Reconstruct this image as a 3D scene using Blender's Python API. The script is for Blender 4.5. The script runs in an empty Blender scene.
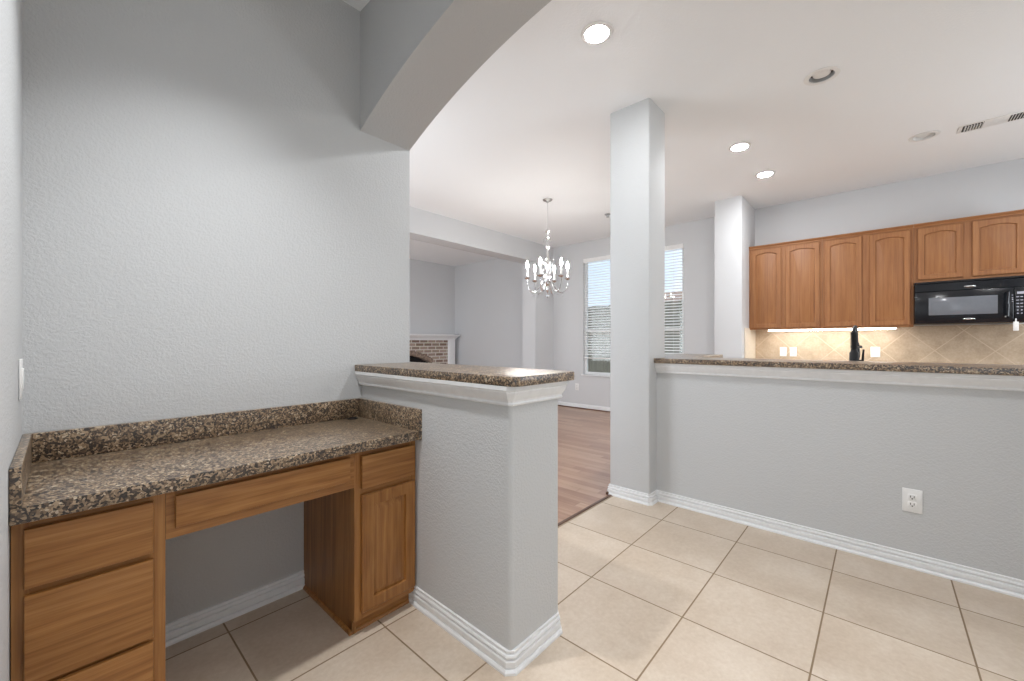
import bpy, bmesh, math, random
from mathutils import Vector, Matrix
random.seed(7)
R = math.radians
sc = bpy.context.scene
COL = sc.collection

# ------------------------------------------------------------------ camera, sky, sun, exposure
cam_d = bpy.data.cameras.new('camera')
cam_d.sensor_width = 36.0
cam_d.lens = 408.3 / 1024 * 36.0
cam_d.shift_y = 1.5 / 1024
cam_d.clip_start = 0.02
cam = bpy.data.objects.new('camera', cam_d)
cam.location = (0, 0, 1.22)
cam.rotation_euler = (R(90), 0, R(42.07 - 90))
COL.objects.link(cam)
sc.camera = cam

sc.view_settings.view_transform = 'Standard'
sc.view_settings.look = 'None'
sc.view_settings.gamma = 1.0
sc.view_settings.use_curve_mapping = False
sc.view_settings.exposure = 0.12
sc.cycles.max_bounces = 14
sc.cycles.diffuse_bounces = 8
sc.cycles.glossy_bounces = 4
sc.cycles.transmission_bounces = 8
sc.cycles.sample_clamp_indirect = 6.0
sc.cycles.caustics_reflective = False
sc.cycles.caustics_refractive = False

LAMP = 300.0            # radiance of a lit recessed lens
world = bpy.data.worlds.new('sky')
sc.world = world
world.use_nodes = True
wn, wl = world.node_tree.nodes, world.node_tree.links
wn.clear()
w_out = wn.new('ShaderNodeOutputWorld')
w_bg = wn.new('ShaderNodeBackground')
w_tc = wn.new('ShaderNodeTexCoord')
w_no = wn.new('ShaderNodeTexNoise')
w_no.inputs['Scale'].default_value = 3.0
w_no.inputs['Detail'].default_value = 5.0
w_rp = wn.new('ShaderNodeValToRGB')
w_rp.color_ramp.elements[0].position = 0.42
w_rp.color_ramp.elements[0].color = (0.58, 0.68, 0.82, 1)
w_rp.color_ramp.elements[1].position = 0.62
w_rp.color_ramp.elements[1].color = (0.86, 0.90, 0.96, 1)
wl.new(w_tc.outputs['Generated'], w_no.inputs['Vector'])
wl.new(w_no.outputs['Fac'], w_rp.inputs['Fac'])
wl.new(w_rp.outputs['Color'], w_bg.inputs['Color'])
w_bg.inputs['Strength'].default_value = 1.6
wl.new(w_bg.outputs[0], w_out.inputs[0])

sun_d = bpy.data.lights.new('sun', 'SUN')
sun_d.energy = 1.6
sun_d.angle = R(1)
sun = bpy.data.objects.new('sun', sun_d)
sun.rotation_euler = (R(38), R(0), R(-70))
sun.location = (0, 0, 12)
COL.objects.link(sun)


def fill_area(name, loc, rot, sx, sy, energy, col=(1, 1, 1)):
    d = bpy.data.lights.new(name, 'AREA')
    d.shape = 'RECTANGLE'
    d.size, d.size_y = sx, sy
    d.energy = energy
    d.color = col
    o = bpy.data.objects.new(name, d)
    o.location = loc
    o.rotation_euler = rot
    COL.objects.link(o)
    return o


# area lamps added to brighten the rooms, set at invented unseen windows: nook (left wall, behind the viewer), kitchen end, dining west wall, living room
fill_area('nook_fill', (-0.06, -1.35, 1.30), (R(90), 0, R(-90)), 1.7, 2.1, 16, (0.97, 0.985, 1.0))
fill_area('kitchen_fill', (4.6, -2.50, 1.55), (R(90), 0, R(0)), 1.6, 1.1, 34, (0.88, 0.94, 1.0))
fill_area('dining_fill', (1.02, 3.50, 1.50), (R(90), 0, R(-90)), 1.6, 1.8, 44, (0.90, 0.95, 1.0))
fill_area('living_fill', (1.02, 6.30, 1.50), (R(90), 0, R(-90)), 1.8, 1.8, 28, (0.92, 0.96, 1.0))

# ------------------------------------------------------------------ layout constants (metres)
CEIL = 3.05
XL, YB = -0.084, 2.14            # left wall, desk back wall
PX0, PX1, PY0 = 1.120, 1.418, 1.01  # low wall beside the desk
AX0, AX1 = 1.115, 1.435         # arch wall
XH = 3.085                      # bar wall face
XW = 6.42                       # window / kitchen wall
YD, YD2, YL = 4.71, 5.02, 7.67
YR = -2.6
T = 0.4608                      # tile pitch
SEAM = 1.588

# ------------------------------------------------------------------ materials


def new_mat(name):
    m = bpy.data.materials.new(name)
    m.use_nodes = True
    nt = m.node_tree
    nt.nodes.clear()
    out = nt.nodes.new('ShaderNodeOutputMaterial')
    b = nt.nodes.new('ShaderNodeBsdfPrincipled')
    nt.links.new(b.outputs[0], out.inputs[0])
    return m, nt, b


def N(nt, kind, **kw):
    n = nt.nodes.new(kind)
    for k, v in kw.items():
        if k.startswith('i_'):
            n.inputs[k[2:]].default_value = v
        else:
            setattr(n, k, v)
    return n


def pos(nt, scale=(1, 1, 1), rot=(0, 0, 0), loc=(0, 0, 0)):
    g = N(nt, 'ShaderNodeNewGeometry')
    mp = N(nt, 'ShaderNodeMapping')
    mp.inputs['Scale'].default_value = scale
    mp.inputs['Rotation'].default_value = rot
    mp.inputs['Location'].default_value = loc
    nt.links.new(g.outputs['Position'], mp.inputs['Vector'])
    return mp.outputs[0]


def ramp(nt, fac, stops, interp='LINEAR'):
    r = N(nt, 'ShaderNodeValToRGB')
    cr = r.color_ramp
    cr.interpolation = interp
    while len(cr.elements) < len(stops):
        cr.elements.new(0.5)
    for e, (p, c) in zip(cr.elements, stops):
        e.position = p
        e.color = (*c, 1)
    nt.links.new(fac, r.inputs['Fac'])
    return r.outputs['Color']


def noise(nt, vec, scale, detail=3, rough=0.5, dist=0.0):
    n = N(nt, 'ShaderNodeTexNoise')
    n.inputs['Scale'].default_value = scale
    n.inputs['Detail'].default_value = detail
    n.inputs['Roughness'].default_value = rough
    n.inputs['Distortion'].default_value = dist
    nt.links.new(vec, n.inputs['Vector'])
    return n


def math_n(nt, op, a, b=None, c=None):
    n = N(nt, 'ShaderNodeMath', operation=op)
    for i, v in enumerate((a, b, c)):
        if v is None:
            continue
        if isinstance(v, (int, float)):
            n.inputs[i].default_value = v
        else:
            nt.links.new(v, n.inputs[i])
    return n.outputs[0]


def mix(nt, fac, a, b, mode='MIX'):
    n = N(nt, 'ShaderNodeMix', data_type='RGBA', blend_type=mode)
    for sock, v in ((n.inputs['Factor'], fac), (n.inputs['A'], a), (n.inputs['B'], b)):
        if isinstance(v, (int, float)):
            sock.default_value = v
        elif isinstance(v, tuple):
            sock.default_value = (*v, 1)
        else:
            nt.links.new(v, sock)
    return n.outputs['Result']


def bump(nt, b, height, strength=0.2, dist=0.003):
    n = N(nt, 'ShaderNodeBump')
    n.inputs['Strength'].default_value = strength
    n.inputs['Distance'].default_value = dist
    nt.links.new(height, n.inputs['Height'])
    nt.links.new(n.outputs[0], b.inputs['Normal'])


def plain(name, col, rough=0.5, metal=0.0, emit=0.0, vary=0.03, scale=30):
    m, nt, b = new_mat(name)
    n = noise(nt, pos(nt), scale, 2)
    c2 = tuple(max(0, v * (1 - vary * 2)) for v in col)
    c = ramp(nt, n.outputs['Fac'], [(0.3, c2), (0.7, col)])
    nt.links.new(c, b.inputs['Base Color'])
    b.inputs['Roughness'].default_value = rough
    b.inputs['Metallic'].default_value = metal
    if emit:
        b.inputs['Emission Color'].default_value = (*col, 1)
        b.inputs['Emission Strength'].default_value = emit
    return m


def painted(name, col, bumpy=0.25, scale=110, rough=0.6):
    m, nt, b = new_mat(name)
    p = pos(nt)
    big = noise(nt, p, 1.3, 2)
    c = ramp(nt, big.outputs['Fac'], [(0.3, tuple(v * 0.985 for v in col)), (0.7, col)])
    nt.links.new(c, b.inputs['Base Color'])
    b.inputs['Roughness'].default_value = rough
    fine = noise(nt, p, scale, 2, 0.5, 0.4)
    h = ramp(nt, fine.outputs['Fac'], [(0.40, (0, 0, 0)), (0.62, (1, 1, 1))])
    bump(nt, b, h, bumpy, 0.0026)
    return m


def granite(name):
    m, nt, b = new_mat(name)
    p = pos(nt)
    wob = noise(nt, p, 60, 3)
    vadd = N(nt, 'ShaderNodeVectorMath', operation='MULTIPLY_ADD')
    nt.links.new(wob.outputs['Color'], vadd.inputs[0])
    vadd.inputs[1].default_value = (0.012, 0.012, 0.012)
    nt.links.new(p, vadd.inputs[2])
    v1 = N(nt, 'ShaderNodeTexVoronoi')
    v1.inputs['Scale'].default_value = 178
    nt.links.new(vadd.outputs[0], v1.inputs['Vector'])
    s1 = N(nt, 'ShaderNodeSeparateColor')
    nt.links.new(v1.outputs['Color'], s1.inputs[0])
    patch = noise(nt, p, 26, 3)
    f = math_n(nt, 'ADD', math_n(nt, 'MULTIPLY', s1.outputs[0], 0.72), math_n(nt, 'MULTIPLY', math_n(nt, 'SUBTRACT', patch.outputs['Fac'], 0.22), 0.5))
    c1 = ramp(nt, f, [(0.0, (0.010, 0.008, 0.007)), (0.29, (0.04, 0.025, 0.016)), (0.40, (0.12, 0.075, 0.043)),
                      (0.53, (0.265, 0.178, 0.102)), (0.68, (0.42, 0.305, 0.19)), (0.83, (0.62, 0.51, 0.37))], 'CONSTANT')
    fine = noise(nt, p, 420, 2)
    c2 = mix(nt, math_n(nt, 'MULTIPLY', fine.outputs['Fac'], 0.40), c1, (0.07, 0.05, 0.04))
    nt.links.new(c2, b.inputs['Base Color'])
    b.inputs['Roughness'].default_value = 0.36
    b.inputs['IOR'].default_value = 1.6
    b.inputs['Coat Weight'].default_value = 0.5
    b.inputs['Coat Roughness'].default_value = 0.30
    return m


def wood(name, axis, dark, mid, light, rough=0.38, loc=(0, 0, 0), bands=9.0):
    """grain runs along the given axis"""
    m, nt, b = new_mat(name)
    s = [7.0, 7.0, 7.0]
    s['xyz'.index(axis)] = 0.9
    p = pos(nt, tuple(s), loc=loc)
    n1 = noise(nt, p, 1.0, 3, 0.5, 0.3)
    rings = math_n(nt, 'SINE', math_n(nt, 'MULTIPLY', n1.outputs['Fac'], bands * 6.283))
    s2 = [260.0, 260.0, 260.0]
    s2['xyz'.index(axis)] = 9.0
    n2 = noise(nt, pos(nt, tuple(s2)), 1.0, 2)
    s3 = [62.0, 62.0, 62.0]
    s3['xyz'.index(axis)] = 1.2
    n3 = noise(nt, pos(nt, tuple(s3)), 1.0, 3)
    f = math_n(nt, 'ADD', math_n(nt, 'MULTIPLY', rings, 0.045), math_n(nt, 'MULTIPLY', n2.outputs['Fac'], 0.35))
    f = math_n(nt, 'ADD', f, math_n(nt, 'MULTIPLY', n3.outputs['Fac'], 0.65))
    c = ramp(nt, f, [(0.33, dark), (0.50, mid), (0.68, light)])
    nt.links.new(c, b.inputs['Base Color'])
    b.inputs['Roughness'].default_value = rough
    bump(nt, b, n2.outputs['Fac'], 0.06, 0.001)
    return m


def tile_floor():
    m, nt, b = new_mat('beige_floor_tile')
    p = pos(nt)
    sep = N(nt, 'ShaderNodeSeparateXYZ')
    nt.links.new(p, sep.inputs[0])
    gx = math_n(nt, 'DIVIDE', math_n(nt, 'SUBTRACT', sep.outputs[0], 2.766 - 20 * 0.458), 0.458)
    gy = math_n(nt, 'DIVIDE', math_n(nt, 'SUBTRACT', sep.outputs[1], 1.1133 - 20 * T), T)
    ex = math_n(nt, 'ABSOLUTE', math_n(nt, 'SUBTRACT', math_n(nt, 'FRACT', gx), 0.5))
    ey = math_n(nt, 'ABSOLUTE', math_n(nt, 'SUBTRACT', math_n(nt, 'FRACT', gy), 0.5))
    e = math_n(nt, 'MAXIMUM', ex, ey)
    half = 0.5 - 0.0030 / T
    mask = N(nt, 'ShaderNodeMapRange')
    mask.inputs['From Min'].default_value = half - 0.0018
    mask.inputs['From Max'].default_value = half + 0.0008
    nt.links.new(e, mask.inputs['Value'])
    cid = N(nt, 'ShaderNodeCombineXYZ')
    nt.links.new(math_n(nt, 'FLOOR', gx), cid.inputs[0])
    nt.links.new(math_n(nt, 'FLOOR', gy), cid.inputs[1])
    wn_ = N(nt, 'ShaderNodeTexWhiteNoise')
    nt.links.new(cid.outputs[0], wn_.inputs['Vector'])
    off = N(nt, 'ShaderNodeVectorMath', operation='MULTIPLY_ADD')
    nt.links.new(wn_.outputs['Color'], off.inputs[0])
    off.inputs[1].default_value = (9, 9, 9)
    nt.links.new(p, off.inputs[2])
    n1 = noise(nt, off.outputs[0], 3.2, 4, 0.6)
    n2 = noise(nt, off.outputs[0], 55, 4, 0.65)
    f = math_n(nt, 'ADD', math_n(nt, 'MULTIPLY', n1.outputs['Fac'], 0.6), math_n(nt, 'MULTIPLY', n2.outputs['Fac'], 0.4))
    c = ramp(nt, f, [(0.34, (0.49, 0.39, 0.295)), (0.50, (0.56, 0.462, 0.365)), (0.66, (0.63, 0.54, 0.445))])
    c = mix(nt, mask.outputs[0], c, (0.225, 0.155, 0.09))
    nt.links.new(c, b.inputs['Base Color'])
    rr = math_n(nt, 'ADD', math_n(nt, 'MULTIPLY', n2.outputs['Fac'], 0.18), 0.30)
    rr = math_n(nt, 'ADD', rr, math_n(nt, 'MULTIPLY', mask.outputs[0], 0.35))
    nt.links.new(rr, b.inputs['Roughness'])
    h = math_n(nt, 'SUBTRACT', math_n(nt, 'MULTIPLY', n2.outputs['Fac'], 0.12), mask.outputs[0])
    bump(nt, b, h, 0.35, 0.002)
    return m


def plank_floor():
    m, nt, b = new_mat('red_brown_plank_floor')
    p = pos(nt)
    sep = N(nt, 'ShaderNodeSeparateXYZ')
    nt.links.new(p, sep.inputs[0])
    W = 0.083
    gx = math_n(nt, 'DIVIDE', sep.outputs[0], W)
    row = math_n(nt, 'FLOOR', gx)
    w1 = N(nt, 'ShaderNodeTexWhiteNoise', noise_dimensions='1D')
    nt.links.new(row, w1.inputs['W'])
    gy = math_n(nt, 'DIVIDE', math_n(nt, 'ADD', sep.outputs[1], math_n(nt, 'MULTIPLY', w1.outputs['Value'], 1.3)), 1.2)
    cid = N(nt, 'ShaderNodeCombineXYZ')
    nt.links.new(row, cid.inputs[0])
    nt.links.new(math_n(nt, 'FLOOR', gy), cid.inputs[1])
    w2 = N(nt, 'ShaderNodeTexWhiteNoise')
    nt.links.new(cid.outputs[0], w2.inputs['Vector'])
    ex = math_n(nt, 'ABSOLUTE', math_n(nt, 'SUBTRACT', math_n(nt, 'FRACT', gx), 0.5))
    ey = math_n(nt, 'ABSOLUTE', math_n(nt, 'SUBTRACT', math_n(nt, 'FRACT', gy), 0.5))
    seam = math_n(nt, 'MAXIMUM', math_n(nt, 'GREATER_THAN', ex, 0.487), math_n(nt, 'GREATER_THAN', ey, 0.4985))
    n1 = noise(nt, pos(nt, (30, 2.2, 30)), 1.0, 4, 0.6, 0.5)
    f = math_n(nt, 'ADD', math_n(nt, 'MULTIPLY', n1.outputs['Fac'], 0.6), math_n(nt, 'MULTIPLY', w2.outputs['Value'], 0.4))
    c = ramp(nt, f, [(0.25, (0.30, 0.17, 0.12)), (0.5, (0.385, 0.24, 0.17)), (0.75, (0.47, 0.315, 0.23))])
    c = mix(nt, seam, c, (0.20, 0.105, 0.07))
    nt.links.new(c, b.inputs['Base Color'])
    b.inputs['Roughness'].default_value = 0.30
    bump(nt, b, math_n(nt, 'SUBTRACT', math_n(nt, 'MULTIPLY', n1.outputs['Fac'], 0.5), seam), 0.15, 0.001)
    return m


def diagonal_tile():
    m, nt, b = new_mat('tan_diagonal_backsplash_tile')
    S = 0.283                                                 # half diagonal pitch: crossings sit on the (y, z) lattice
    g = N(nt, 'ShaderNodeNewGeometry')
    sep = N(nt, 'ShaderNodeSeparateXYZ')
    nt.links.new(g.outputs['Position'], sep.inputs[0])
    u = math_n(nt, 'ADD', math_n(nt, 'ADD', sep.outputs[1], sep.outputs[0]), 0.44 + 0.01 - XW + 80 * 0.4325)
    v = math_n(nt, 'SUBTRACT', sep.outputs[2], 1.125)
    D = 0.4325
    a = math_n(nt, 'DIVIDE', math_n(nt, 'ADD', u, v), D)
    c_ = math_n(nt, 'DIVIDE', math_n(nt, 'SUBTRACT', u, v), D)
    ea = math_n(nt, 'ABSOLUTE', math_n(nt, 'SUBTRACT', math_n(nt, 'FRACT', math_n(nt, 'ADD', a, 0.5)), 0.5))
    ec = math_n(nt, 'ABSOLUTE', math_n(nt, 'SUBTRACT', math_n(nt, 'FRACT', math_n(nt, 'ADD', c_, 0.5)), 0.5))
    e = math_n(nt, 'MINIMUM', ea, ec)
    mask = N(nt, 'ShaderNodeMapRange')
    mask.inputs['From Min'].default_value = 0.018
    mask.inputs['From Max'].default_value = 0.008
    nt.links.new(e, mask.inputs['Value'])
    n1 = noise(nt, pos(nt), 7, 4, 0.6)
    n2 = noise(nt, pos(nt), 60, 3, 0.6)
    f = math_n(nt, 'ADD', math_n(nt, 'MULTIPLY', n1.outputs['Fac'], 0.6), math_n(nt, 'MULTIPLY', n2.outputs['Fac'], 0.4))
    c = ramp(nt, f, [(0.32, (0.38, 0.29, 0.20)), (0.5, (0.47, 0.37, 0.265)), (0.68, (0.55, 0.45, 0.34))])
    c = mix(nt, mask.outputs[0], c, (0.58, 0.475, 0.35))
    nt.links.new(c, b.inputs['Base Color'])
    b.inputs['Roughness'].default_value = 0.45
    bump(nt, b, math_n(nt, 'SUBTRACT', math_n(nt, 'MULTIPLY', n2.outputs['Fac'], 0.2), mask.outputs[0]), 0.2, 0.002)
    return m


def brick_mat():
    m, nt, b = new_mat('weathered_fireplace_brick')
    g = N(nt, 'ShaderNodeNewGeometry')
    sep = N(nt, 'ShaderNodeSeparateXYZ')
    nt.links.new(g.outputs['Position'], sep.inputs[0])
    cb = N(nt, 'ShaderNodeCombineXYZ')
    nt.links.new(math_n(nt, 'ADD', sep.outputs[0], sep.outputs[1]), cb.inputs[0])
    nt.links.new(sep.outputs[2], cb.inputs[1])
    bt = N(nt, 'ShaderNodeTexBrick')
    bt.inputs['Scale'].default_value = 1.0
    bt.inputs['Brick Width'].default_value = 0.215
    bt.inputs['Row Height'].default_value = 0.075
    bt.inputs['Mortar Size'].default_value = 0.010
    bt.inputs['Color1'].default_value = (0.20, 0.135, 0.105, 1)
    bt.inputs['Color2'].default_value = (0.38, 0.30, 0.25, 1)
    bt.inputs['Mortar'].default_value = (0.62, 0.58, 0.52, 1)
    nt.links.new(cb.outputs[0], bt.inputs['Vector'])
    n = noise(nt, pos(nt), 40, 3)
    c = mix(nt, 0.45, bt.outputs['Color'], n.outputs['Color'], 'OVERLAY')
    nt.links.new(c, b.inputs['Base Color'])
    b.inputs['Roughness'].default_value = 0.85
    bump(nt, b, math_n(nt, 'MULTIPLY', bt.outputs['Fac'], -1.0), 0.4, 0.006)
    return m


M = {}
M['wall'] = painted('light_grey_wall_paint', (0.55, 0.56, 0.567), 0.28)
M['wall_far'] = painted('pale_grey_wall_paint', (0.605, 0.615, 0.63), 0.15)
M['ceiling'] = painted('white_ceiling_paint', (0.885, 0.90, 0.915), 0.18, 90, 0.75)
M['trim'] = plain('white_trim_paint', (0.80, 0.81, 0.82), 0.35)
M['tile'] = tile_floor()
M['plank'] = plank_floor()
M['granite'] = granite('brown_speckled_granite')
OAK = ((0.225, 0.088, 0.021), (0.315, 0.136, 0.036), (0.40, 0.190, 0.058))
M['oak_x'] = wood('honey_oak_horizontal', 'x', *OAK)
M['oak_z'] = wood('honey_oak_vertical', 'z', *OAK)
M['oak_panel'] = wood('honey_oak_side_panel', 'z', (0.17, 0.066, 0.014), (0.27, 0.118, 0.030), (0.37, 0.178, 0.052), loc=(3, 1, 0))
MAP = ((0.235, 0.092, 0.030), (0.30, 0.124, 0.042), (0.36, 0.160, 0.058))
M['maple_z'] = wood('amber_maple_vertical', 'z', *MAP, rough=0.5, bands=4)
M['maple_y'] = wood('amber_maple_horizontal', 'y', *MAP, rough=0.5, bands=4)
M['dark'] = plain('shadow_gap_black', (0.012, 0.011, 0.011), 0.8)
M['black'] = plain('glossy_black_enamel', (0.010, 0.011, 0.014), 0.16)
M['black_matte'] = plain('matte_black_metal', (0.018, 0.018, 0.020), 0.38, 0.3)
M['mw_glass'] = plain('grey_screen_and_reflection_glass', (0.165, 0.175, 0.195), 0.12)  # grey blends the screen mesh with a painted reflection of the room
M['chrome'] = plain('polished_chrome', (0.78, 0.78, 0.79), 0.12, 1.0)
M['steel'] = plain('brushed_grey_steel', (0.42, 0.42, 0.42), 0.3, 1.0)
M['plastic'] = plain('white_plastic', (0.82, 0.82, 0.81), 0.3)
M['slot'] = plain('outlet_slot_black', (0.03, 0.03, 0.03), 0.6)
M['print'] = plain('pale_printed_key', (0.45, 0.45, 0.52), 0.4)
M['blind'] = plain('white_blind_slat', (0.86, 0.86, 0.85), 0.4)
M['vinyl'] = plain('white_vinyl_frame', (0.84, 0.85, 0.86), 0.35)
M['brick'] = brick_mat()
M['firebox_black'] = plain('black_firebox', (0.008, 0.008, 0.009), 0.9)  # near-black filling of the fireplace opening
M['strip'] = wood('dark_brown_strip', 'x', (0.07, 0.032, 0.018), (0.12, 0.058, 0.033), (0.17, 0.088, 0.05))
M['tile_bs'] = diagonal_tile()
M['lit_tile'] = plain('lamplit_tile_return', (0.74, 0.66, 0.54), 0.4, vary=0.05, scale=18)  # end-wall tile, colour lightened to carry the light bar's glow
M['baffle'] = plain('grey_can_baffle', (0.42, 0.42, 0.42), 0.6)
M['gap_shade'] = plain('dark_gap_shade', (0.05, 0.05, 0.05), 0.7)  # dark colour put in for shade in the can and vent gaps
M['lens'] = plain('lit_lamp_lens', (0.97, 0.985, 1.0), 0.4, emit=LAMP, vary=0)
M['lens_soft'] = plain('shielded_lamp_lens', (0.97, 0.985, 1.0), 0.4, emit=12.0, vary=0)
M['led'] = plain('lit_led_diffuser', (1.0, 0.97, 0.90), 0.4, emit=32.0, vary=0)
M['flame'] = plain('lit_candle_bulb', (1.0, 0.97, 0.92), 0.4, emit=190.0, vary=0)
M['candle'] = plain('white_candle_sleeve', (0.86, 0.86, 0.84), 0.4)
M['fence'] = wood('weathered_fence_board', 'z', (0.13, 0.125, 0.10), (0.20, 0.19, 0.15), (0.27, 0.255, 0.21), 0.8)
M['grass'] = plain('lawn_green', (0.09, 0.12, 0.05), 0.9, vary=0.2, scale=8)
M['roof'] = plain('pinkish_roof_shingle', (0.42, 0.30, 0.25), 0.85, vary=0.25, scale=9)
M['siding'] = plain('tan_house_siding', (0.50, 0.42, 0.34), 0.8, vary=0.1)


def glass_mat(name, tint=(1, 1, 1), rough=0.0):
    m, nt, b = new_mat(name)
    n = noise(nt, pos(nt), 2.0, 1)
    c = ramp(nt, n.outputs['Fac'], [(0.3, tuple(v * 0.99 for v in tint)), (0.7, tint)])
    nt.links.new(c, b.inputs['Base Color'])
    b.inputs['Transmission Weight'].default_value = 1.0
    b.inputs['Roughness'].default_value = rough
    b.inputs['IOR'].default_value = 1.45
    return m


M['crystal'] = glass_mat('clear_crystal')


def pane_mat():
    m, nt, b = new_mat('window_pane_glass')
    nt.nodes.remove(b)
    out = [n for n in nt.nodes if n.type == 'OUTPUT_MATERIAL'][0]
    tr = N(nt, 'ShaderNodeBsdfTransparent')
    gl = N(nt, 'ShaderNodeBsdfGlossy')
    gl.inputs['Roughness'].default_value = 0.02
    n = noise(nt, pos(nt), 1.5, 1)
    c = ramp(nt, n.outputs['Fac'], [(0.3, (0.93, 0.95, 0.95)), (0.7, (0.96, 0.97, 0.97))])
    nt.links.new(c, tr.inputs['Color'])
    ms = N(nt, 'ShaderNodeMixShader')
    ms.inputs[0].default_value = 0.06
    nt.links.new(tr.outputs[0], ms.inputs[1])
    nt.links.new(gl.outputs[0], ms.inputs[2])
    nt.links.new(ms.outputs[0], out.inputs[0])
    return m


M['pane'] = pane_mat()

# ------------------------------------------------------------------ mesh helpers
WLOC = {}


def absorb(bm, tmp):
    me = bpy.data.meshes.new('tmp')
    tmp.to_mesh(me)
    tmp.free()
    bm.from_mesh(me)
    bpy.data.meshes.remove(me)


def box(bm, x0, x1, y0, y1, z0, z1, bev=0.0, seg=2, vertical=False):
    t = bmesh.new()
    bmesh.ops.create_cube(t, size=1)
    for v in t.verts:
        v.co = Vector(((x0 + x1) / 2 + v.co.x * (x1 - x0), (y0 + y1) / 2 + v.co.y * (y1 - y0), (z0 + z1) / 2 + v.co.z * (z1 - z0)))
    if bev:
        ed = [e for e in t.edges if not vertical or abs(e.verts[0].co.z - e.verts[1].co.z) > 1e-6]
        bmesh.ops.bevel(t, geom=ed, offset=bev, segments=seg, profile=0.5, affect='EDGES')
    absorb(bm, t)


def prism(bm, pts, axis, a0, a1, bev=0.0):
    """polygon pts in the plane of the two other axes (cyclic order), extruded along axis"""
    t = bmesh.new()

    def P(u, v, a):
        return {'x': (a, u, v), 'y': (u, a, v), 'z': (u, v, a)}[axis]
    lo = [t.verts.new(P(u, v, a0)) for u, v in pts]
    hi = [t.verts.new(P(u, v, a1)) for u, v in pts]
    n = len(pts)
    t.faces.new(lo)
    t.faces.new(hi)
    for i in range(n):
        t.faces.new((lo[i], lo[(i + 1) % n], hi[(i + 1) % n], hi[i]))
    bmesh.ops.recalc_face_normals(t, faces=t.faces)
    if bev:
        ed = [e for e in t.edges if abs(e.verts[0].co['xyz'.index(axis)] - e.verts[1].co['xyz'.index(axis)]) < 1e-6]
        bmesh.ops.bevel(t, geom=ed, offset=bev, segments=2, profile=0.5, affect='EDGES')
    absorb(bm, t)


def lathe(bm, prof, c, seg=24, mat=None):
    """prof: (r, h) pairs revolved about Z through c, or about the axis given by mat (3x3)"""
    t = bmesh.new()
    rings = []
    for r, h in prof:
        if r < 1e-6:
            rings.append([t.verts.new((0, 0, h))])
        else:
            rings.append([t.verts.new((r * math.cos(2 * math.pi * i / seg), r * math.sin(2 * math.pi * i / seg), h)) for i in range(seg)])
    for a, b in zip(rings, rings[1:]):
        for i in range(seg):
            j = (i + 1) % seg
            if len(a) == 1 and len(b) == 1:
                continue
            if len(a) == 1:
                t.faces.new((a[0], b[j], b[i]))
            elif len(b) == 1:
                t.faces.new((a[i], a[j], b[0]))
            else:
                t.faces.new((a[i], a[j], b[j], b[i]))
    bmesh.ops.recalc_face_normals(t, faces=t.faces)
    mx = (mat.to_4x4() if mat else Matrix.Identity(4))
    bmesh.ops.transform(t, matrix=Matrix.Translation(c) @ mx, verts=t.verts)
    absorb(bm, t)


def tube(bm, pts, r, seg=8):
    t = bmesh.new()
    pts = [Vector(p) for p in pts]
    rs = r if isinstance(r, (list, tuple)) else [r] * len(pts)
    rings = []
    up = Vector((0.13, 0.31, 0.94)).normalized()
    for i, p in enumerate(pts):
        d = (pts[min(i + 1, len(pts) - 1)] - pts[max(i - 1, 0)]).normalized()
        a = d.cross(up)
        if a.length < 1e-4:
            a = d.cross(Vector((1, 0, 0)))
        a.normalize()
        b = d.cross(a)
        rings.append([t.verts.new(p + rs[i] * (a * math.cos(2 * math.pi * k / seg) + b * math.sin(2 * math.pi * k / seg))) for k in range(seg)])
    for A, B in zip(rings, rings[1:]):
        for k in range(seg):
            t.faces.new((A[k], A[(k + 1) % seg], B[(k + 1) % seg], B[k]))
    t.faces.new(rings[0])
    t.faces.new(rings[-1])
    bmesh.ops.recalc_face_normals(t, faces=t.faces)
    absorb(bm, t)


def sweep(bm, path, prof, closed=False):
    """profile (offset to the LEFT of the path, z) swept along a flat path with mitred corners"""
    t = bmesh.new()
    P = [Vector((x, y)) for x, y in path]
    n = len(P)
    rings = []
    for i in range(n):
        d0 = (P[i] - P[i - 1]) if (i > 0 or closed) else (P[1] - P[0])
        d1 = (P[(i + 1) % n] - P[i]) if (i < n - 1 or closed) else (P[-1] - P[-2])
        d0, d1 = d0.normalized(), d1.normalized()
        n0, n1 = Vector((-d0.y, d0.x)), Vector((-d1.y, d1.x))
        m = n0 + n1
        m = m / max(m.dot(n0), 0.2)
        rings.append([t.verts.new((P[i].x + m.x * o, P[i].y + m.y * o, z)) for o, z in prof])
    k = len(prof)
    last = n if closed else n - 1
    for i in range(last):
        A, B = rings[i], rings[(i + 1) % n]
        for j in range(k):
            t.faces.new((A[j], A[(j + 1) % k], B[(j + 1) % k], B[j]))
    if not closed:
        t.faces.new(rings[0])
        t.faces.new(rings[-1])
    bmesh.ops.recalc_face_normals(t, faces=t.faces)
    absorb(bm, t)


def obj(name, bm, mat, parent=None, smooth=35):
    base = WLOC[parent.name] if parent else Vector((0, 0, 0))
    if parent:
        for v in bm.verts:
            v.co -= base
    me = bpy.data.meshes.new(name)
    bm.to_mesh(me)
    bm.free()
    for f in me.polygons:
        f.use_smooth = True
    me.set_sharp_from_angle(angle=R(smooth))
    me.materials.append(mat)
    o = bpy.data.objects.new(name, me)
    COL.objects.link(o)
    if parent:
        o.parent = parent
    WLOC[o.name] = base.copy()
    return o


def B():
    return bmesh.new()


def bx(*a, **k):
    b = B()
    box(b, *a, **k)
    return b


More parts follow.
